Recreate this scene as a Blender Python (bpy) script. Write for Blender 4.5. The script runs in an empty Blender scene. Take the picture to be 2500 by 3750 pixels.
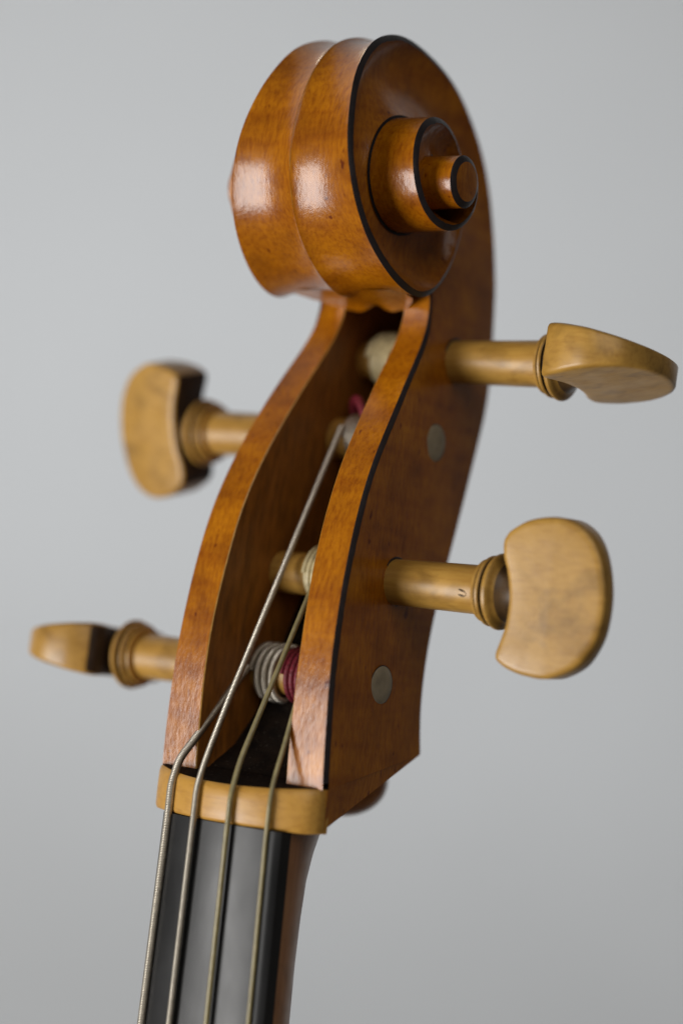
import bpy, math
import numpy as np
from mathutils import Matrix, Vector

# ------------------------------------------------------------------ camera, world, lamps, exposure
MM = 0.001
scn = bpy.context.scene
COL = scn.collection
RIGHT = Vector((0.81928, 0.56280, 0.10966))
UP = Vector((-0.05801, -0.10891, 0.99236))
LOOK = Vector((-0.57045, 0.81938, 0.05658))
CAMP = Vector((306.404, -409.308, 37.288)) * MM
cam = bpy.data.cameras.new('camera')
cam_o = bpy.data.objects.new('camera', cam); COL.objects.link(cam_o)
M = Matrix.Identity(4)
for i in range(3):
    M[i][0], M[i][1], M[i][2], M[i][3] = RIGHT[i], UP[i], -LOOK[i], CAMP[i]
LEAN = Matrix.Rotation(math.radians(-25), 4, 'X')          # the cello leans back by 25 degrees
M = LEAN @ M
cam_o.matrix_world = M
CAMW, LOOKW, RIGHTW = LEAN @ CAMP, (LEAN @ LOOK), (LEAN @ RIGHT)
cam.sensor_fit = 'VERTICAL'; cam.sensor_height = 36.0; cam.sensor_width = 24.0
cam.lens = 72.741
cam.clip_start = 0.01; cam.clip_end = 50
cam.dof.use_dof = True; cam.dof.focus_distance = 0.511; cam.dof.aperture_fstop = 3.3
scn.camera = cam_o

world = bpy.data.worlds.new('World'); scn.world = world; world.use_nodes = True
bg = world.node_tree.nodes['Background']
bg.inputs[0].default_value = (1.0, 0.94, 0.86, 1); bg.inputs[1].default_value = 0.06

def area(name, pos, target, w, h, power, color):
    L = bpy.data.lights.new(name, 'AREA'); L.shape = 'RECTANGLE'; L.size = w; L.size_y = h
    L.energy = power; L.color = color
    o = bpy.data.objects.new(name, L); COL.objects.link(o)
    d = (Vector(target) - Vector(pos)).normalized()
    o.location = pos; o.rotation_euler = d.to_track_quat('-Z', 'Y').to_euler()
    return o
# tall window behind the camera's left shoulder, the one the varnish mirrors
area('window_light', (-1.80, -4.28, 0.28), (0, 0.0, 0.12), 2.5, 3.0, 262, (1.0, 0.985, 0.96))
# added unseen lights: dim fill high right, small warm glint above view, wall-washing spot
area('right_fill', (1.7, -1.0, 2.2), (0.1, 0.0, 0.1), 2.2, 2.2, 20, (1.0, 0.97, 0.92))
area('glint_light', (-0.80, 0.93, 0.46), (0.0, 0.0, 0.15), 0.34, 0.10, 0.8, (1.0, 0.86, 0.62))
SL = bpy.data.lights.new('wall_fill_spot', 'SPOT'); SL.energy = 235; SL.spot_size = math.radians(19); SL.spot_blend = 1.0; SL.shadow_soft_size = .25
SL.color = (0.97, 0.985, 1.0)
spot = bpy.data.objects.new('wall_fill_spot', SL); COL.objects.link(spot); spot.location = (-1.25, -2.5, 1.0)
spot.rotation_euler = (Vector((-0.64, 1.02, -0.23)) - spot.location).to_track_quat('-Z', 'Y').to_euler()

vs = scn.view_settings
vs.view_transform = 'Standard'; vs.look = 'None'; vs.exposure = 0.0; vs.gamma = 1.0; vs.use_curve_mapping = False

# ------------------------------------------------------------------ materials
class NT:
    def __init__(s, name):
        s.m = bpy.data.materials.new(name); s.m.use_nodes = True
        s.t = s.m.node_tree; s.b = s.t.nodes['Principled BSDF']
        s.tc = s.t.nodes.new('ShaderNodeTexCoord')
    def n(s, typ, **kw):
        nd = s.t.nodes.new(typ)
        for k, v in kw.items(): setattr(nd, k, v)
        return nd
    def l(s, a, b): s.t.links.new(a, b)
    def mapped(s, scale, rot=(0, 0, 0)):
        mp = s.n('ShaderNodeMapping'); mp.inputs['Scale'].default_value = scale; mp.inputs['Rotation'].default_value = rot
        s.l(s.tc.outputs['Object'], mp.inputs['Vector']); return mp.outputs['Vector']
    def noise(s, scale, detail=4, rough=.55, stretch=(1, 1, 1), rot=(0, 0, 0), dist=0.0):
        nz = s.n('ShaderNodeTexNoise'); nz.inputs['Scale'].default_value = scale
        nz.inputs['Detail'].default_value = detail; nz.inputs['Roughness'].default_value = rough; nz.inputs['Distortion'].default_value = dist
        s.l(s.mapped(stretch, rot), nz.inputs['Vector']); return nz.outputs['Fac']
    def ramp(s, fac, stops):
        r = s.n('ShaderNodeValToRGB'); e = r.color_ramp.elements
        while len(e) < len(stops): e.new(0.5)
        for k, (p, c) in zip(e, stops):
            k.position = p; k.color = (*c, 1) if len(c) == 3 else c
        s.l(fac, r.inputs[0]); return r.outputs[0]
    def mix(s, fac, a, b, mode='MIX'):
        x = s.n('ShaderNodeMix', data_type='RGBA', blend_type=mode)
        if isinstance(fac, float): x.inputs[0].default_value = fac
        else: s.l(fac, x.inputs[0])
        for i, v in ((6, a), (7, b)):
            if isinstance(v, tuple): x.inputs[i].default_value = (*v, 1)
            else: s.l(v, x.inputs[i])
        return x.outputs[2]
    def bump(s, h, strength, dist, prev=None):
        b = s.n('ShaderNodeBump'); b.inputs['Strength'].default_value = strength; b.inputs['Distance'].default_value = dist
        s.l(h, b.inputs['Height'])
        if prev is not None: s.l(prev, b.inputs['Normal'])
        return b.outputs['Normal']
    def set(s, **kw):
        for k, v in kw.items():
            i = s.b.inputs[k.replace('_', ' ')]
            if hasattr(v, 'links') or hasattr(v, 'is_linked'): s.l(v, i)
            else: i.default_value = (*v, 1) if isinstance(v, tuple) and len(v) == 3 else v
        return s.m

BW = lambda a, b: [(a, (0, 0, 0)), (b, (1, 1, 1))]
def varnish():
    t = NT('amber_varnished_maple')
    cloud = t.ramp(t.noise(70, 5, .6), [(.30, (.262, .078, .0014)), (.52, (.395, .130, .0020)), (.75, (.515, .184, .0028))])
    fl = t.noise(1.0, 3, .5, stretch=(60, 40, 260), rot=(.10, 0, 0))
    c = t.mix(t.ramp(fl, BW(.42, .68)), cloud, (.80, .71, .64), 'MULTIPLY')
    c = t.mix(t.ramp(t.noise(1.0, 4, .65, stretch=(1100, 1100, 240)), BW(.42, .75)), c, (.62, .48, .40), 'MULTIPLY')
    c = t.mix(t.ramp(t.noise(1.0, 2, .5, stretch=(420, 420, 230)), BW(.68, .76)), c, (.42, .24, .16), 'MULTIPLY')
    n = t.bump(t.noise(900, 3, .6, stretch=(1, 1, .5)), .38, .00018)
    n = t.bump(t.noise(170, 3, .5), .08, .0004, n)
    m = t.set(Base_Color=c, Roughness=t.ramp(t.noise(220, 3), [(.3, (.30,) * 3), (.75, (.42,) * 3)]), Normal=n)
    t.b.inputs['Coat Weight'].default_value = 1.0; t.b.inputs['Coat Roughness'].default_value = .22
    t.b.inputs['Specular IOR Level'].default_value = .05
    t.l(n, t.b.inputs['Coat Normal'])
    return m
def boxwood(name, a, b, blotch=.55, rough=.38, grain=(140, 900, 900)):
    t = NT(name)
    c = t.ramp(t.noise(60, 4, .6), [(.28, a), (.72, b)])
    c = t.mix(t.ramp(t.noise(1.0, 3, .6, stretch=grain), BW(.45, .85)), c, (.74, .66, .56), 'MULTIPLY')
    d = t.ramp(t.noise(1.0, 3, .55, stretch=(95, 150, 110), rot=(.3, .7, 0), dist=.6), [(.53, (0, 0, 0)), (.68, (blotch,) * 3)])
    c = t.mix(d, c, (.30, .27, .22), 'MULTIPLY')
    n = t.bump(t.noise(500, 3, .6), .15, .0002)
    m = t.set(Base_Color=c, Roughness=t.ramp(t.noise(150, 3), [(.3, (rough - .06,) * 3), (.8, (rough + .12,) * 3)]), Normal=n)
    t.b.inputs['Coat Weight'].default_value = .15; t.b.inputs['Coat Roughness'].default_value = .3
    return m
def plain(name, base, rough, metal=0.0, var=.25, scale=300, bump=.15, coat=0.0, stretch=(1, 1, 1)):
    t = NT(name)
    f = t.noise(scale, 4, .6, stretch=stretch)
    c = t.ramp(f, [(.3, tuple(v * (1 - var) for v in base)), (.72, tuple(min(1, v * (1 + var)) for v in base))])
    n = t.bump(t.noise(scale * 2.2, 3, stretch=stretch), bump, .0002)
    m = t.set(Base_Color=c, Roughness=t.ramp(t.noise(scale * .6, 3, stretch=stretch), [(.3, (max(.03, rough - .08),) * 3), (.75, (rough + .1,) * 3)]), Normal=n)
    t.b.inputs['Metallic'].default_value = metal; t.b.inputs['Coat Weight'].default_value = coat
    return m
VARN = varnish()
BOX = boxwood('boxwood', (.36, .190, .034), (.50, .278, .058), blotch=.42)
NUTW = boxwood('pale_boxwood', (.44, .222, .036), (.55, .292, .058), blotch=.12, grain=(120, 900, 900))
INK = plain('black_edge_ink', (.019, .013, .014), .42, bump=.35, scale=500)
EBONY = plain('ebony', (.011, .0108, .0112), .36, var=.35, scale=110, stretch=(1, 1, .5), bump=.10)
EBONY.node_tree.nodes['Principled BSDF'].inputs['Specular IOR Level'].default_value = .38
SILVER = plain('silver_wire', (.55, .505, .43), .45, metal=1.0, var=.12, scale=700)
GUT = plain('plain_gut', (.25, .205, .095), .36, var=.22, scale=420, coat=.3)
PGUT = plain('pale_gut', (.46, .38, .21), .4, var=.3, scale=500)
SILK = plain('red_silk', (.17, .012, .024), .55, var=.35, scale=900)
BUSH = plain('dull_peg_end', (.30, .25, .17), .5, var=.25, scale=260)
NECKW = boxwood('neck_wood', (.30, .13, .05), (.40, .19, .08), blotch=.3, rough=.36, grain=(700, 700, 60))
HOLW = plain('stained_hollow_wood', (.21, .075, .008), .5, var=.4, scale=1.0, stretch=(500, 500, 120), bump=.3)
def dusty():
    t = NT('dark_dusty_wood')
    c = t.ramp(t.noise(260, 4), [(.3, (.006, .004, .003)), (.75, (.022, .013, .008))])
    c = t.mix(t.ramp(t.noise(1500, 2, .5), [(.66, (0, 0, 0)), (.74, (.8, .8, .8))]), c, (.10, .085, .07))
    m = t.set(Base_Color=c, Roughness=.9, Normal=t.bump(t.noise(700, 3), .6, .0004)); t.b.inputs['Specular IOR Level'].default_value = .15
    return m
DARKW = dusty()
PEG_SHADE = plain('painted_peg_shade', (.034, .019, .010), .6, var=.4, scale=300)  # shade painted into the collar grooves and thumb-piece hollows
COVE = plain('darkened_boxwood', (.085, .045, .016), .4, var=.4, scale=200)  # boxwood with the cove's shade painted in; also colours the stamp
WORN = plain('worn_bright_edge', (.46, .235, .045), .4, var=.3, scale=600)
SPINE = plain('worn_spine', (.36, .155, .018), .4, var=.4, scale=500)
WALLM = plain('grey_wall_paint', (.512, .530, .549), .9, var=.03, scale=3, bump=.05)

# ------------------------------------------------------------------ mesh helpers (all coordinates in mm)
def mesh_obj(name, V, F, mat, parent=None, smooth=True, angle=35):
    me = bpy.data.meshes.new(name)
    me.from_pydata([(float(a) * MM, float(b) * MM, float(c) * MM) for a, b, c in V], [], [tuple(int(i) for i in f) for f in F])
    import bmesh
    bm = bmesh.new(); bm.from_mesh(me)
    bmesh.ops.remove_doubles(bm, verts=bm.verts, dist=2e-6)
    bmesh.ops.recalc_face_normals(bm, faces=bm.faces)
    bm.to_mesh(me); bm.free()
    if smooth:
        me.shade_smooth(); me.set_sharp_from_angle(angle=math.radians(angle))
    for m in (mat if isinstance(mat, (list, tuple)) else [mat]): me.materials.append(m)
    o = bpy.data.objects.new(name, me); COL.objects.link(o)
    if parent is not None: o.parent = parent
    return o
class MB:
    def __init__(s): s.V = []; s.F = []
    def grid(s, rows, closed=False, flip=False):
        rows = [np.asarray(r, float) for r in rows]; n = len(rows[0]); b = len(s.V)
        for r in rows: s.V += [tuple(p) for p in r]
        for i in range(len(rows) - 1):
            for j in range(n if closed else n - 1):
                k = (j + 1) % n
                f = (b + i * n + j, b + i * n + k, b + (i + 1) * n + k, b + (i + 1) * n + j)
                s.F.append(f[::-1] if flip else f)
    def cap(s, ring):
        ring = np.asarray(ring, float); b = len(s.V); s.V += [tuple(p) for p in ring]; s.V.append(tuple(ring.mean(0)))
        n = len(ring); c = b + n
        for i in range(n): s.F.append((b + i, b + (i + 1) % n, c))
    def mirror(s):
        b = len(s.V); s.V += [(-x, y, z) for x, y, z in s.V]
        s.F += [tuple(b + i for i in f[::-1]) for f in s.F]
        return s
    def build(s, name, mat, parent=None, **k): return mesh_obj(name, s.V, s.F, mat, parent, **k)
def spline(xs, ys):
    xs = np.asarray(xs, float); ys = np.asarray(ys, float); n = len(xs)
    h = np.diff(xs); A = np.zeros((n, n)); A[0, 0] = A[-1, -1] = 1; r = np.zeros((n,) + ys.shape[1:])
    for i in range(1, n - 1):
        A[i, i - 1] = h[i - 1]; A[i, i] = 2 * (h[i - 1] + h[i]); A[i, i + 1] = h[i]
        r[i] = 3 * ((ys[i + 1] - ys[i]) / h[i] - (ys[i] - ys[i - 1]) / h[i - 1])
    c = np.linalg.solve(A, r)
    def f(x):
        x = np.atleast_1d(np.asarray(x, float)); i = np.clip(np.searchsorted(xs, x) - 1, 0, n - 2); d = x - xs[i]
        hi = h[i]
        if ys.ndim > 1: d = d[:, None]; hi = hi[:, None]
        b = (ys[i + 1] - ys[i]) / hi - hi * (2 * c[i] + c[i + 1]) / 3
        return ys[i] + b * d + c[i] * d ** 2 + (c[i + 1] - c[i]) / (3 * hi) * d ** 3
    return f
def tube(mb, path, rad, n=14, caps=True):
    P = np.asarray(path, float); T = np.gradient(P, axis=0); T /= np.linalg.norm(T, axis=1)[:, None]
    rad = np.broadcast_to(rad, (len(P),)); a = np.array([1., .2, .1]); rows = []
    for p, t, r in zip(P, T, rad):
        a = a - t * (a @ t); a /= np.linalg.norm(a); b = np.cross(t, a)
        th = np.linspace(0, 2 * np.pi, n, endpoint=False)
        rows.append(p + r * (np.cos(th)[:, None] * a + np.sin(th)[:, None] * b))
    mb.grid(rows, closed=True)
    if caps: mb.cap(rows[0]); mb.cap(rows[-1])
def resample(P, step):
    P = np.asarray(P, float); d = np.r_[0, np.cumsum(np.linalg.norm(np.diff(P, axis=0), axis=1))]
    f = spline(d, P); m = max(2, int(d[-1] / step) + 1)
    return f(np.linspace(0, d[-1], m))

# ------------------------------------------------------------------ setting: the wall behind
ctr = CAMW + LOOKW * 1.75
wv = MB(); hz = Vector((RIGHTW.x, RIGHTW.y, 0)).normalized()
nn = Vector((-hz.y, hz.x, 0))
pts = [ctr + hz * sx + Vector((0, 0, sz)) for sx, sz in ((-1.7, -1.6), (1.15, -1.6), (1.15, 2.4), (-1.7, 2.4))]
back = [p + nn * .1 for p in pts]
b8 = [tuple(p / MM) for p in pts + back]
wall = mesh_obj('wall', b8, [(0, 1, 2, 3), (7, 6, 5, 4), (0, 4, 5, 1), (1, 5, 6, 2), (2, 6, 7, 3), (3, 7, 4, 0)], WALLM, smooth=False)
wall['kind'] = 'structure'

# ------------------------------------------------------------------ the cello head
cello = bpy.data.objects.new('cello', None); COL.objects.link(cello)
cello.rotation_euler = (math.radians(-25), 0, 0)
cello['label'] = 'amber varnished cello head with carved scroll, open pegbox, boxwood pegs and four strings'
cello['category'] = 'cello'
EY, EZ = 18.34, 150.64                       # centre of the volute

# arris of the volute: angle (0 bottom, 90 front, 180 top, 270 back; inner turns negative), radius, half width
TAB = np.array([
 (-540, 6.3, 34.3), (-500, 7.3, 33.8), (-450, 9.0, 33.0), (-425, 10.2, 32.6), (-400, 11.1, 32.0), (-376, 11.8, 31.3), (-350, 12.3, 30.5),
 (-307, 12.9, 29.2), (-281, 13.4, 28.5), (-248, 14.5, 27.4), (-216, 15.7, 26.3), (-200, 16.1, 25.8), (-180, 16.5, 25.2), (-150, 17.4, 24.0), (-120, 18.8, 22.8),
 (-90, 20.8, 21.9), (-70, 22.9, 21.5), (-55, 24.1, 21.5), (-46, 25.0, 21.6), (-35, 26.2, 21.8), (-24, 27.5, 21.9), (-12, 28.4, 22.0), (0, 28.0, 21.8), (12, 27.0, 21.4), (28, 25.8, 20.7), (42, 25.3, 20.0),
 (55, 25.2, 19.4), (69, 25.4, 18.7), (83, 25.9, 17.9), (104, 27.3, 16.5), (120, 28.9, 15.2), (133, 30.9, 13.9), (145, 33.1, 12.8), (158, 35.7, 11.8),
 (171, 37.6, 10.9), (182, 39.0, 10.4), (196, 40.3, 10.2), (208, 41.7, 10.4), (220, 43.5, 10.8), (233, 45.2, 11.2), (245, 46.8, 11.8), (257, 48.5, 12.4),
 (271, 50.9, 13.2), (280, 53.2, 13.8), (291, 57.2, 14.6)])
fR = spline(TAB[:, 0], TAB[:, 1]); fX = spline(TAB[:, 0], TAB[:, 2])
def AR(t):
    t = np.atleast_1d(np.asarray(t, float)); r = fR(t); a = np.radians(t)
    return np.c_[fX(t), EY - r * np.sin(a), EZ - r * np.cos(a)]
# back of the pegbox, continuing that line down to the chin
BK = np.array([AR(291)[0], (15.4, 71.7, 118.1), (16.6, 69.6, 100.5), (17.2, 66.3, 89.9), (18.0, 61.8, 77.5), (19.4, 55.0, 61), (20.6, 48.4, 42.9), (21.8, 44.6, 25.9), (22.4, 44.2, 16.5), (23.0, 44.9, 8.0)])
fBK = spline(-BK[:, 2], BK)
def inward(P):                                # inward normal in the y,z plane along a run of points
    T = np.gradient(P[:, 1:], axis=0); T /= np.linalg.norm(T, axis=1)[:, None]
    return np.c_[np.zeros(len(P)), T[:, 1], -T[:, 0]]
CH = 1.5; CX = .8                             # inked chamfer: depth inward, rise outward
def chamfer(P):
    w = CH * (1 + .05 * np.sin(.53 * P[:, 1] + .31 * P[:, 2]) + .03 * np.sin(1.9 * P[:, 1] + .8 * P[:, 2]) + .03 * np.sin(3.7 * P[:, 2] - 2.6 * P[:, 1]))   # hand-painted, so uneven
    Q = P + w[:, None] * inward(P); Q[:, 0] += CX; return Q
foot_t = [-900, -720, -600, -540, -500, -450, -420, -360, -270, -180, -90, -38, -20]
foot_x = [25.0, 25.0, 24.7, 23.8, 22.2, 20.0, 18.6, 16.2, 15.2, 15.0, 15.7, 17.2, 17.4]
fFX = lambda t: np.interp(t, foot_t, foot_x)
REYE = 6.5
def foot(t):
    t = np.atleast_1d(np.asarray(t, float)); r = np.where(t < -520, REYE, fR(np.maximum(t, -540))) + np.interp(t, [-540, -480, -120, -60], [.3, .3, .3, .3]); a = np.radians(t)
    return np.c_[fFX(t), EY - r * np.sin(a), EZ - r * np.cos(a)]

def fluted(u, d):                             # depth of the two hollows beside the spine
    a = np.abs(u); g = np.sin(np.pi * a ** .88); return d * np.clip(g, 0, 1) ** .85
U = np.r_[-1, -.985, np.linspace(-.95, .95, 45), .985, 1]
U = np.sort(np.r_[U, -.012, .012])
def band_rows(P, d):
    N = inward(P); rows = []
    for p, n, dd in zip(P, N, np.broadcast_to(d, (len(P),))):
        r = np.zeros((len(U), 3)); r[:, 0] = U * p[0]
        off = fluted(U, dd) + .35 * dd * (1 - np.abs(U)) ** 4 * 0
        r[:, 1:] = p[1:] + off[:, None] * n[1:]
        rows.append(r)
    return rows
tb = np.arange(-44, 291.01, 2.5)
Pb = AR(tb)
Pk = fBK(np.linspace(-BK[0, 2], -8.0, 60))
allP = np.vstack([Pb, Pk[1:]])
depth = np.r_[np.interp(tb, [-44, 0, 60, 180, 291], [1.5, 1.9, 1.5, 1.4, 1.6]), np.full(len(Pk) - 1, 2.2)]
rows = band_rows(allP, depth); nb = len(tb)
sc = MB(); sc.grid(rows[:nb])
# walls of the inner turns
side = MB(); ink = MB()
tw = np.arange(-540, -19.9, 3.0)
A = AR(tw); Ft = foot(tw)
side.grid([A + (Ft - A) * k for k in (0, .2, .4, .6, .8, 1)])
# floors between the turns: hollowed from the inked edge down to the foot of the next wall in
def outer_edge(t):
    P = AR(np.linspace(-400, 291, 1400)); Q = chamfer(P); tt = np.linspace(-400, 291, 1400)
    return np.array([np.interp(t, tt, Q[:, k]) for k in range(3)]).T
tf = np.arange(-738, -37.9, 3.0)
to = np.where(tf < -180, tf + 360, np.interp(tf, [-180, -38], [180, 291]))
Eo = outer_edge(to); Fo = foot(tf)
scoop = np.interp(tf, [-738, -540, -400, -360, -270, -180, -120, -80, -55, -38], [1.4, 2.0, 2.8, 3.6, 4.0, 4.8, 2.6, 1.0, 0, -.25])
Qs = np.linspace(0, 1, 25) ** 1.5
fl = []
for q in Qs:
    P = Eo + (Fo - Eo) * q; P[:, 0] -= scoop * np.sin(np.pi * q ** .80); fl.append(P)
side.grid(fl)
# thin inked line in the crease at the foot of each wall
cr = foot(tf); q1 = fl[-2] + (fl[-1] - fl[-2]) * .35
# inked chamfers along the arris
tc = np.arange(-540, 291.01, 2.5); Pc = AR(tc); Qc = chamfer(Pc)
Pkk = np.vstack([Pb[-6:], Pk[1:]]); Qk = chamfer(Pkk)[5:]; Pkk = Pkk[5:]
ink2 = MB(); lip = foot(tw); up = lip + (A - lip) * np.clip(.45 / np.linalg.norm(A - lip, axis=1), 0, 1)[:, None]
nrm = inward(lip); ink2.grid([up - nrm * .06, lip - nrm * .06 + np.array([.10, 0, 0]), lip - nrm * .7 + np.array([.12, 0, 0])])
# hanging lip at the throat, scalloped where it opens into the pegbox
tg = MB(); u2 = np.linspace(-1, 1, 41); rws = []
for (yy, zz, hw, dd, scal) in ((20, 124.0, 18, 0, 0), (25, 123.6, 17, 0, 0), (29, 123.4, 16, 0, .1), (32, 123.1, 14, 0, .3), (34.4, 122.6, 11.5, 0, .7), (35.8, 122.1, 10.2, 0, 1.2), (36.4, 121.9, 9.8, .6, 1.4), (37.0, 122.6, 9.8, .3, 1.4), (38, 131, 9.8, 0, 0)):
    g = np.exp(-(u2 / .22) ** 2) - .35 * np.exp(-((np.abs(u2) - .55) / .2) ** 2)
    rws.append(np.c_[u2 * hw, np.full(41, yy), zz + scal * g])
tg.grid(rws)
sc.V2 = None
b0 = len(sc.V); sc.V += tg.V; sc.F += [tuple(b0 + i for i in f) for f in tg.F]
side.mirror(); b0 = len(sc.V); sc.V += side.V; sc.F += [tuple(b0 + i for i in f) for f in side.F]
scroll = sc.build('scroll', VARN, cello, angle=38)
sp = MB(); i0 = int(np.argmin(np.abs(tb + 5))); Psp = Pb[i0:] - .02 * inward(Pb)[i0:]
wdt = .06 + .10 * np.abs(np.sin(np.arange(len(Psp)) * .37) * np.sin(np.arange(len(Psp)) * .11 + 1))
sp.grid([np.c_[k * wdt, Psp[:, 1], Psp[:, 2]] + (abs(k) * .12) * inward(Psp) for k in (-1, 0, 1)])
sp.build('spine_ridge', SPINE, scroll)
for sgn in (1, -1):
    e = MB(); th = np.linspace(0, 2 * np.pi, 64, endpoint=False)
    ring = lambda x, r: np.c_[np.full(64, sgn * x), EY - r * np.sin(th), EZ - r * np.cos(th)]
    e.grid([ring(x, r) for x, r in ((24, 6.75), (27, 6.62), (31, 6.52), (34.4, 6.5))], closed=True)
    eye = e.build('eye', VARN, scroll)
    e2 = MB(); e2.grid([ring(x, r) for x, r in ((35.28, 4.9), (35.42, 4.2), (35.5, 2.5), (35.52, .8))], closed=True); e2.cap(ring(35.52, .8))
    e2.build('eye_face', VARN, scroll)
    e3 = MB(); e3.grid([ring(x, r) for x, r in ((34.4, 6.5), (34.9, 5.8), (35.28, 4.9))], closed=True)
    e3.build('edge_line', INK, scroll)
    m = MB(); m.V = [(sgn * x, y, z) for x, y, z in ink2.V]; m.F = list(ink2.F); m.build('edge_line', INK, scroll)
    F3 = np.array([sgn, 1, 1.]); mid = Pc * .5 + Qc * .5 + np.array([.12, 0, 0])
    runs = [(np.ones(len(tc), bool), INK, 'edge_line')] if sgn > 0 else [(tc <= -45, INK, 'edge_line'), ((tc >= -45) & (tc <= -7.5), VARN, 'worn_rim'), (tc >= -7.5, INK, 'edge_line')]
    for sel, mt, nm in runs:
        m = MB(); m.grid([Pc[sel] * F3, mid[sel] * F3, Qc[sel] * F3]); m.build(nm, mt, scroll)

# pegbox
FR = np.array([  # z, y, outer half width, inner half width of the front edge of the cheeks
 (130, 34.9, 16.4, 9.2), (124, 35.6, 16.9, 9.3), (116, 33.8, 17.7, 9.6), (104, 26.4, 19.15, 10.3), (92, 18.6, 20.4, 11.2), (80, 11.7, 21.2, 12.0), (66, 5.8, 22.15, 12.8),
 (52, 2.3, 22.8, 13.25), (38, .2, 23.3, 13.8), (25, -.7, 23.8, 14.0), (12, -.6, 24.3, 13.95), (0, 0, 24.7, 13.9), (-5, .6, 24.9, 13.9)])
fF = spline(-FR[:, 0], FR[:, 1:])
zf = np.linspace(130, -1.2, 90); Fv = fF(-zf)
Fo_ = np.c_[Fv[:, 1], Fv[:, 0], zf]; Fi_ = np.c_[Fv[:, 2], Fv[:, 0], zf]
Bz = np.interp(zf, [-1.2, 2, 130], [8, 9.6, BK[0, 2]])
Bo = fBK(-Bz); 
def edge_in(P, Q):  # towards the cheek's other edge
    d = Q - P; d[:, 0] = 0; return d / np.linalg.norm(d, axis=1)[:, None]
Fch = Fo_ + (CH * (1 + .06 * np.sin(.23 * zf) + .03 * np.sin(1.13 * zf + 1) + .03 * np.sin(2.71 * zf)))[:, None] * edge_in(Fo_, Bo); Fch[:, 0] += CX
Bch = Bo + CH * edge_in(Bo, Fo_); Bch[:, 0] += CX
pb = MB(); pb.grid(rows[nb - 1:])
# hollow of the pegbox: its floor follows the back
fr = np.interp(zf, [-4, -1, 3, 10, 20, 40, 130], [.05, .08, .30, .47, .60, .70, .74])
Bf = Fo_ + (Bo - Fo_) * fr[:, None]
flo = [np.c_[w * Fi_[:, 0] * .93, Bf[:, 1] + 1.2 * (1 - w * w), Bf[:, 2]] for w in np.linspace(-1, 1, 9)]
flm = MB(); flm.grid(flo)
# underside towards the neck
yl = np.linspace(0, 1, 14); und = []
for w in np.linspace(-1, 1, 17):
    und.append(np.c_[w * np.linspace(24.5, 22.9, 14), 3.0 + 41.9 * yl, -10.8 + 18.8 * yl + 0 * yl])
pb.grid(und)
# rounded chin
th = np.linspace(0, 2 * np.pi, 40, endpoint=False); cr_ = []
for ph in np.linspace(-np.pi / 2, np.pi / 2, 24):
    c_, s_ = math.cos(ph), math.sin(ph)
    cr_.append(np.c_[12.5 * c_ * np.cos(th), 44 + 12.5 * c_ * np.sin(th), -1.5 + 9.8 * s_ * np.ones(40) * (1 if s_ < 0 else 1.6)])
pb.grid(cr_, closed=True)
pegbox = pb.build('pegbox', VARN, cello)
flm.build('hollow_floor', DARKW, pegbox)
for sgn in (1, -1):
    ck = MB(); F3 = np.array([sgn, 1, 1.])
    seam = [f[-1] for f in fl][::-1]              # the side hollow of the scroll ends on this line; the cheek starts from it
    fade = np.clip(1 - np.arange(len(zf)) / 16, 0, 1); fade = (fade * fade * (3 - 2 * fade))[:, None]
    cg = []
    for q, sm in zip(1 - Qs[::-1], seam):
        P = Fch + (Bch - Fch) * q; P[:, 0] += .25 * math.sin(math.pi * q); P = P + (sm - P[0]) * fade; cg.append(P * F3)
    ck.grid(cg)
    inn = np.c_[Fi_[:, 0] * .93, Bf[:, 1], Bf[:, 2]]
    ck.grid([Fo_ * F3, (Fo_ * .66 + Fi_ * .34) * F3, (Fo_ * .33 + Fi_ * .67) * F3, Fi_ * F3 + np.array([sgn * .25, 0, 0])])
    we = MB(); we.grid([(Fi_ + np.array([.25, 0, 0])) * F3, (Fi_ + np.array([0, .25, 0])) * F3]); we.build('worn_edge', WORN, pegbox)
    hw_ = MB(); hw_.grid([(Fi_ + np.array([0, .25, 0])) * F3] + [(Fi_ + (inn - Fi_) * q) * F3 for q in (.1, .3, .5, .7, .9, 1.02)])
    # lower tip of the cheek down to the line where the neck springs
    bl = []
    a0 = Fch[-1] + (Bch[-1] - Fch[-1]) * np.linspace(0, 1, 16)[:, None]
    b0_ = np.c_[np.linspace(24.9, Bch[-1][0], 16), np.linspace(2.0, Bch[-1][1], 16), np.linspace(-10.8, Bch[-1][2], 16)]
    ck.grid([(a0 + (b0_ - a0) * k) * F3 for k in np.linspace(0, 1, 7)])
    cheek = ck.build('cheek', VARN, pegbox, angle=40)
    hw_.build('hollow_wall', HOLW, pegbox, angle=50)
    m = MB(); nz0 = int(np.argmax(zf < 0))
    m.grid([(Fo_ * (1 - k) + Fch * k + np.array([.1 * math.sin(math.pi * k), 0, 0]))[:nz0] * F3 for k in (0, .5, 1)]); m.build('edge_line', INK, pegbox)
    m = MB(); m.grid([(Bo * (1 - k) + Bch * k) * F3 for k in (0, .5, 1)]); m.build('edge_line', INK, pegbox)
def cheek_x(y, z):
    i = int(np.argmin(np.abs(zf - z))); best = None
    for q in np.linspace(0, 1, 60):
        P = Fch + (Bch - Fch) * q; d = np.hypot(P[:, 1] - y, P[:, 2] - z); k = int(np.argmin(d))
        if best is None or d[k] < best[0]: best = (d[k], P[k, 0] + .25 * math.sin(math.pi * q))
    return best[1]
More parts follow.
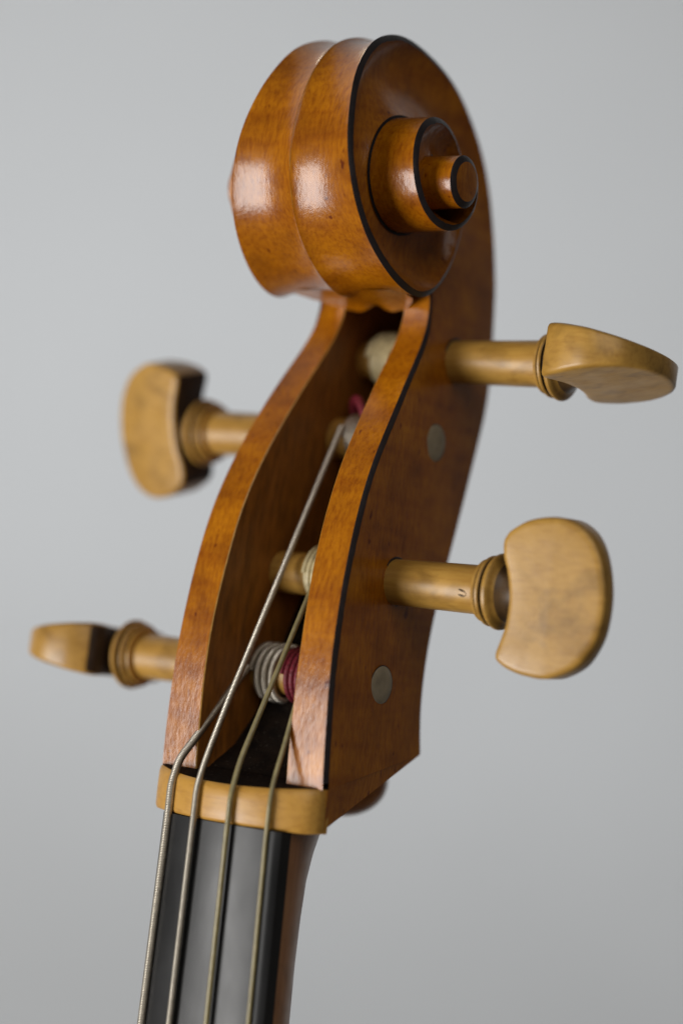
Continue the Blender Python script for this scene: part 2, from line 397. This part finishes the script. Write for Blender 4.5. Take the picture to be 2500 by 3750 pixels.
for (y, z) in ((21.84, 24.74), (40.5, 87.9)):
    x = cheek_x(y, z); m = MB(); th = np.linspace(0, 2 * np.pi, 40, endpoint=False)
    rg = lambda xx, r: np.c_[np.full(40, xx), y + r * np.cos(th), z + r * np.sin(th)]
    m.grid([rg(x - 2, 4.75), rg(x + .10, 4.75), rg(x + .32, 4.4), rg(x + .40, 2.5)], closed=True); m.cap(rg(x + .40, 2.5))
    m.build('peg_bushing', BUSH, pegbox)
    m = MB(); m.grid([rg(x + .06, 5.0), rg(x + .10, 4.7)], closed=True); m.build('bushing_rim', INK, pegbox)

# nut
def arc_y(x, c, R): return c + R - np.sqrt(R * R - x * x)
xn = np.linspace(-25.3, 25.3, 61); nut = MB(); rws = []
for z, dy, sh in ((-12.1, 14, 0), (-12.1, 1.2, .4), (-11.9, .5, .15), (-11.2, .1, 0), (-9, 0, 0), (-6, .02, 0), (-4.2, .12, 0), (-3.2, .45, .1), (-2.7, .95, .2)):
    s = 1 - sh / 25.3; xx = xn * s; arc = arc_y(xx, -9.0, 42)
    ed = np.clip((np.abs(xn) - 21.8) / 3.5, 0, 1); yy = arc + dy + ed ** 2.5 * 2.2
    lift = np.clip((arc + 9.0) / 8.6, 0, 1) * 1.9 if z > -5 else 0
    xx = xx * 1.012 - .5
    rws.append(np.c_[xx, np.minimum(yy, 3.4), z + ed ** 2 * (.4 if z < -6 else -.3) + lift])
nut.grid(rws)
last = rws[-1]; top = [last, last * .7 + np.c_[last[:, 0], np.full(61, 3.4), np.full(61, -.35)] * .3, np.c_[last[:, 0], np.full(61, 3.4), np.full(61, -.35)]]
ntop = MB(); ntop.grid(top)
for e in (0, -1):
    nut.cap(np.array([r[e] for r in rws] + [top[-1][e]]))
nut_o = nut.build('nut', NUTW, cello, angle=50)
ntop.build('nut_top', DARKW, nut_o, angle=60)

# fingerboard and neck, running on below the frame
ZB = -420.0
zz = np.r_[-12.15, -20, -40, -70, -120, -200, -300, ZB]
hwf = lambda z: 18.2 + .017 * (-12 - z)
fb = MB(); rws = []
for z in zz:
    h = hwf(z); x = np.linspace(-h, h, 41); y = arc_y(x, -8.55, 62 * (h / 18.2)); e = 1 - np.clip((h - np.abs(x)) / .9, 0, 1); y = y + e ** 2 * .5
    rws.append(np.c_[np.r_[h, x[::-1], -h][::-1], np.r_[-1.4, y, -1.4], np.full(43, z)])
fb.grid(rws, closed=True); fb.cap(rws[0]); fb.cap(rws[-1])
fb.build('fingerboard', EBONY, cello, angle=40)
nk = MB(); rws = []
for z, a, b in ((-9, 18.2, 31), (-13, 18.1, 27.9), (-18.4, 18.0, 24.8), (-25, 18.0, 22.3), (-34, 18.1, 21), (-45, 18.3, 20.3), (-60, 18.6, 20.4), (-120, 19.6, 21), (-250, 22, 22.5), (ZB, 24.6, 25)):
    th = np.linspace(0, np.pi, 33)
    rws.append(np.c_[a * np.cos(th), -1.35 + (b + .7) * np.sin(th), np.full(33, z)])
nk.grid(rws, closed=True); nk.cap(rws[0]); nk.cap(rws[-1])
nk.build('neck', NECKW, cello, angle=40)

# ------------------------------------------------------------------ tuning pegs
OUT = np.array([(52.1, 11.8), (52.9, 13.6), (54.7, 15.3), (59.9, 17.8), (67.4, 18.9), (73.1, 18.0), (78.3, 15.0), (82, 9.6), (84.1, 1.5), (83.4, -6.9), (80.6, -12.5), (76.4, -16.5), (68.8, -19.5), (62.2, -19.4),
                (57.5, -18.5), (54.6, -17.4), (52.9, -16.2), (52.6, -14.6), (53.8, -11.3), (55, -7.5), (55.4, -3), (55.2, 0), (54.6, 3), (53.8, 5.6), (52.5, 8.6)])
OUT[:, 0] = 3.0 + (OUT[:, 0] - 52.2) * .82
def smooth_closed(P, m):
    P = np.asarray(P); n = len(P); out = []
    for i in range(n):
        p0, p1, p2, p3 = P[i - 1], P[i], P[(i + 1) % n], P[(i + 2) % n]
        for t in np.linspace(0, 1, m, endpoint=False):
            out.append(.5 * (2 * p1 + (p2 - p0) * t + (2 * p0 - 5 * p1 + 4 * p2 - p3) * t * t + (3 * p1 - p0 - 3 * p2 + p3) * t ** 3))
    return np.array(out)
OUTL = smooth_closed(OUT, 5)
def half_t(x): return np.interp(x, [2, 4, 9, 16, 22, 26, 30], [7.1, 7.1, 6.4, 5.2, 4.0, 3.2, 2.5])
def tuning_peg(y, z, sgn, ringx, roll, r_in, x_end, label=None, flip=1, dw=0.0, lean=(0, 0), off=0.0):
    # local frame: l along the axis away from the box, w across the thumb piece, n its thickness
    l = np.array([sgn, lean[0], lean[1]]); l = l / np.linalg.norm(l)
    w = np.array([0, -math.sin(roll), math.cos(roll)]); w = w - l * (w @ l); w /= np.linalg.norm(w); n = np.cross(l, w)
    O = np.array([sgn * ringx, y, z])
    P = lambda a: O + a[:, :1] * l + a[:, 1:2] * w + a[:, 2:3] * n
    th = np.linspace(0, 2 * np.pi, 48, endpoint=False)
    rg = lambda x, r: P(np.c_[np.full(48, x), r * np.cos(th), r * np.sin(th)])
    s = MB(); xs_ = np.linspace(-(ringx - x_end * sgn), -4.4, 12)
    s.grid([rg(x, r_in + (6.1 - r_in) * (x - xs_[0]) / (xs_[-1] - xs_[0])) for x in xs_], closed=True); s.cap(rg(xs_[0], r_in))
    peg = s.build('tuning_peg', BOX, cello)
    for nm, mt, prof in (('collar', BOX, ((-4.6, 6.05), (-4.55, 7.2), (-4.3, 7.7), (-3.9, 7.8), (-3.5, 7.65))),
                         ('groove', PEG_SHADE, ((-3.5, 7.65), (-3.4, 7.3), (-3.1, 7.3), (-2.95, 7.75))),
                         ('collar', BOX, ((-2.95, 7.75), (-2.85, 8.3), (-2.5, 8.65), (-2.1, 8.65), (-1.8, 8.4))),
                         ('groove', PEG_SHADE, ((-1.8, 8.4), (-1.6, 7.6), (-1.0, 7.6), (-.8, 8.5))),
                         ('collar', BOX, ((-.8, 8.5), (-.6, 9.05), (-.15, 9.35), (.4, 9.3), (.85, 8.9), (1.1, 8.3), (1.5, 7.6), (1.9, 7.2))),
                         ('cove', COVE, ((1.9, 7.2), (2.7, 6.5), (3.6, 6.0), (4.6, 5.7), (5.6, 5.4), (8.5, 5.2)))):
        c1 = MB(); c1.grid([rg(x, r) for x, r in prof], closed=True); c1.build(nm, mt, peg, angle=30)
    h = MB(); ol = OUTL.copy(); ol[:, 1] = flip * ol[:, 1] + dw; ol[:, 0] += off; ctr_ = np.array([15.5 + off, dw])
    rings = []
    N_ = np.roll(ol, -1, 0) - np.roll(ol, 1, 0); N_ = np.c_[N_[:, 1], -N_[:, 0]] * -flip; N_ /= np.linalg.norm(N_, axis=1)[:, None]
    if ((ol + N_ - ctr_) ** 2).sum() > ((ol - ctr_) ** 2).sum(): N_ = -N_
    def lev(ins, hh, k=0.0):
        q = ol + N_ * ins; q = ctr_ + (q - ctr_) * (1 - k)
        hb = half_t(q[:, 0] - off); return q, np.clip(hb - hh * np.minimum(1, hb / 6), .6, 9)
    seq = [(2.4, 0, .97), (2.4, 0, .8), (2.3, 0, .5), (2.2, 0, .25), (1.9, .03, 0), (1.2, .12, 0), (.65, .34, 0), (.26, .75, 0), (.05, 1.4, 0)]
    for ins, hh, k in seq:
        q, t_ = lev(ins, hh, k); rings.append(P(np.c_[q, t_]))
    for ins, hh, k in seq[::-1]:
        q, t_ = lev(ins, hh, k); rings.append(P(np.c_[q, -t_]))
    h.grid(rings, closed=True); h.cap(rings[0]); h.cap(rings[-1])
    tp = h.build('thumb_piece', [BOX, PEG_SHADE], peg, angle=60)
    lv = Vector(l)
    for f in tp.data.polygons:                  # shade painted into the hollow that faces the collar
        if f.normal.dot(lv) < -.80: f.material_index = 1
    if label: peg['label'] = label
    return peg
D = math.radians
tuning_peg(25.2, 50.7, 1, 53.4, D(2), 5.3, -13.8, 'peg with its flat thumb piece facing the viewer')
tuning_peg(49.0, 110.4, 1, 50.2, D(86), 5.2, -10.5, 'blurred upper peg with its thumb piece turned edge on', flip=-1)
tuning_peg(22.5, 24.6, -1, 57.0, D(88), 5.2, 14, 'lower peg seen from its narrow edge')
tuning_peg(41.5, 88.0, -1, 56.5, D(15), 5.2, 11.5, 'far upper peg, most out of focus', flip=-1)
# inked joint where the near peg enters the cheek
for (y, z) in ((25.2, 50.7), (49.0, 110.4)):
    x = cheek_x(y, z); m = MB(); th = np.linspace(0, 2 * np.pi, 48, endpoint=False)
    rg = lambda xx, r: np.c_[np.full(48, xx), y + r * np.cos(th), z + r * np.sin(th)]
    m.grid([rg(x + .02, 6.35), rg(x + .14, 6.2), rg(x + .14, 5.5)], closed=True); m.build('peg_hole_rim', INK, pegbox)

# small u-shaped stamp burnt into the shaft of the near peg
near_peg = [o for o in bpy.data.objects if o.name == 'tuning_peg'][0]
m = MB()
arc = [(44.9, -.55), (45.8, -.75), (46.5, -1.0), (46.95, -1.35), (46.9, -1.8), (46.5, -2.05), (45.8, -2.0), (44.8, -1.75)]
P = resample([(x, 25.2 - math.sqrt(6.06 ** 2 - dz * dz) + .02, 50.7 + dz) for x, dz in arc], .12)
tube(m, P, np.interp(np.linspace(0, 1, len(P)), [0, .2, .42, .6, .8, 1], [.16, .30, .10, .10, .30, .14]), 8)
m.build('stamp', COVE, near_peg)

# ------------------------------------------------------------------ strings
def wound(path, r, pitch, mat, name, parent, amp=.07, n=12):
    L = np.linalg.norm(np.diff(np.asarray(path, float), axis=0), axis=1).sum()
    P = resample(path, pitch / 4); k = np.arange(len(P))
    rad = r * (1 - amp * (1 - np.abs(np.sin(np.pi * k / 4))) * 2)
    m = MB(); tube(m, P, rad, n); return m.build(name, mat, parent, angle=80)
def coil_path(cy, cz, R, x0, x1, turns, a0=0.0, n=40):
    t = np.linspace(0, turns, int(turns * n) + 1); a = a0 + 2 * np.pi * t
    return np.c_[x0 + (x1 - x0) * t / turns, cy - R * np.cos(a), cz + R * np.sin(a)]
def string_run(x0, y0, zk, xe, ye, ze, slope, r):
    # along the fingerboard, over the rounded nut, then straight to the peg
    return [(x0 * (1 + slope * 4.0), y0 + .6, -400), (x0 * (1 + slope * 2), y0 + .35, -200), (x0 * (1 + slope), y0 + .15, -100), (x0 * (1 + slope * .4), y0 + .05, -45), (x0, y0, -14), (x0, y0, -8), (x0 + (xe - x0) * .005, y0 + .12, -4.8),
            (x0 + (xe - x0) * .03, y0 + .75, -2.2), (x0 + (xe - x0) * .08, y0 + (ye - y0) * .085, (-1) + (ze + 1) * .075)] + \
           [(x0 + (xe - x0) * k, y0 + (ye - y0) * k, -1 + (ze + 1) * k) for k in (.2, .4, .6, .8, 1)]
def straight(P, step=6):                       # densify so the spline does not ring
    out = [P[0]]
    for a, b in zip(P[:-1], P[1:]):
        a = np.array(a, float); b = np.array(b, float); m = max(1, int(np.linalg.norm(b - a) / step))
        out += [tuple(a + (b - a) * (k + 1) / m) for k in range(m)]
    return out
S1 = wound(straight(string_run(-15.3, -7.15, 0, -12.6, 14.9, 25.5,     .11, 1)), 1.05, .40, SILVER, 'string', cello)
S1['label'] = 'thickest metal wound string, leftmost'
S2 = wound(straight(string_run(-5.3, -9.75, 0, -5.6, 34.6, 90.5, .11, 1)), .86, .36, SILVER, 'string', cello)
S2['label'] = 'thinner metal wound string reaching to the far upper peg'
m = MB(); tube(m, resample(straight(string_run(5.2, -9.75, 0, 3.9, 17.2, 49.5, .11, 1)), .8), .68, 12); S3 = m.build('string', GUT, cello, angle=80)
S3['label'] = 'plain olive gut string crossing in front of the silver coil'
m = MB(); tube(m, resample(straight(string_run(15.0, -7.1, 0, 5.5, 40.5, 108, .11, 1)), .8), .58, 12); S4 = m.build('string', GUT, cello, angle=80)
S4['label'] = 'thin plain gut string, rightmost'
# windings on the pegs
wound(coil_path(22.5, 24.6, 6.8, -12.2, -4.4, 3.5), 1.02, .50, SILVER, 'winding', S1, amp=.16)
wound(coil_path(22.5, 24.6, 6.6, -2.6, 5.6, 5.0), .80, 1.1, SILK, 'silk_winding', S1, amp=.05)
wound(coil_path(41.5, 88, 6.1, -5.6, 1.5, 5.0), .70, .5, SILVER, 'winding', S2)
m = MB(); tube(m, resample([(1.2, 36.2, 92), (-1.5, 36.6, 96.4), (-3.8, 37.6, 98.3), (-6.0, 39.4, 97.4), (-6.8, 42.5, 93.6)], .5), 1.25, 12); m.build('silk_tail', SILK, S2)
m = MB(); P = coil_path(25.2, 50.7, 6.0, 8.6, -1.2, 6.3); tube(m, P, .85, 10); P2 = coil_path(25.2, 50.7, 7.2, -.6, 7.0, 5.2); tube(m, P2, .75, 10); m.build('winding', PGUT, S3, angle=80)
m = MB(); P = coil_path(49, 110.4, 6.1, -5.6, 6.6, 8.0); tube(m, P, .8, 10); P2 = coil_path(49, 110.4, 7.1, -3.8, 5, 5.4); tube(m, P2, .75, 10); m.build('winding', PGUT, S4, angle=80)
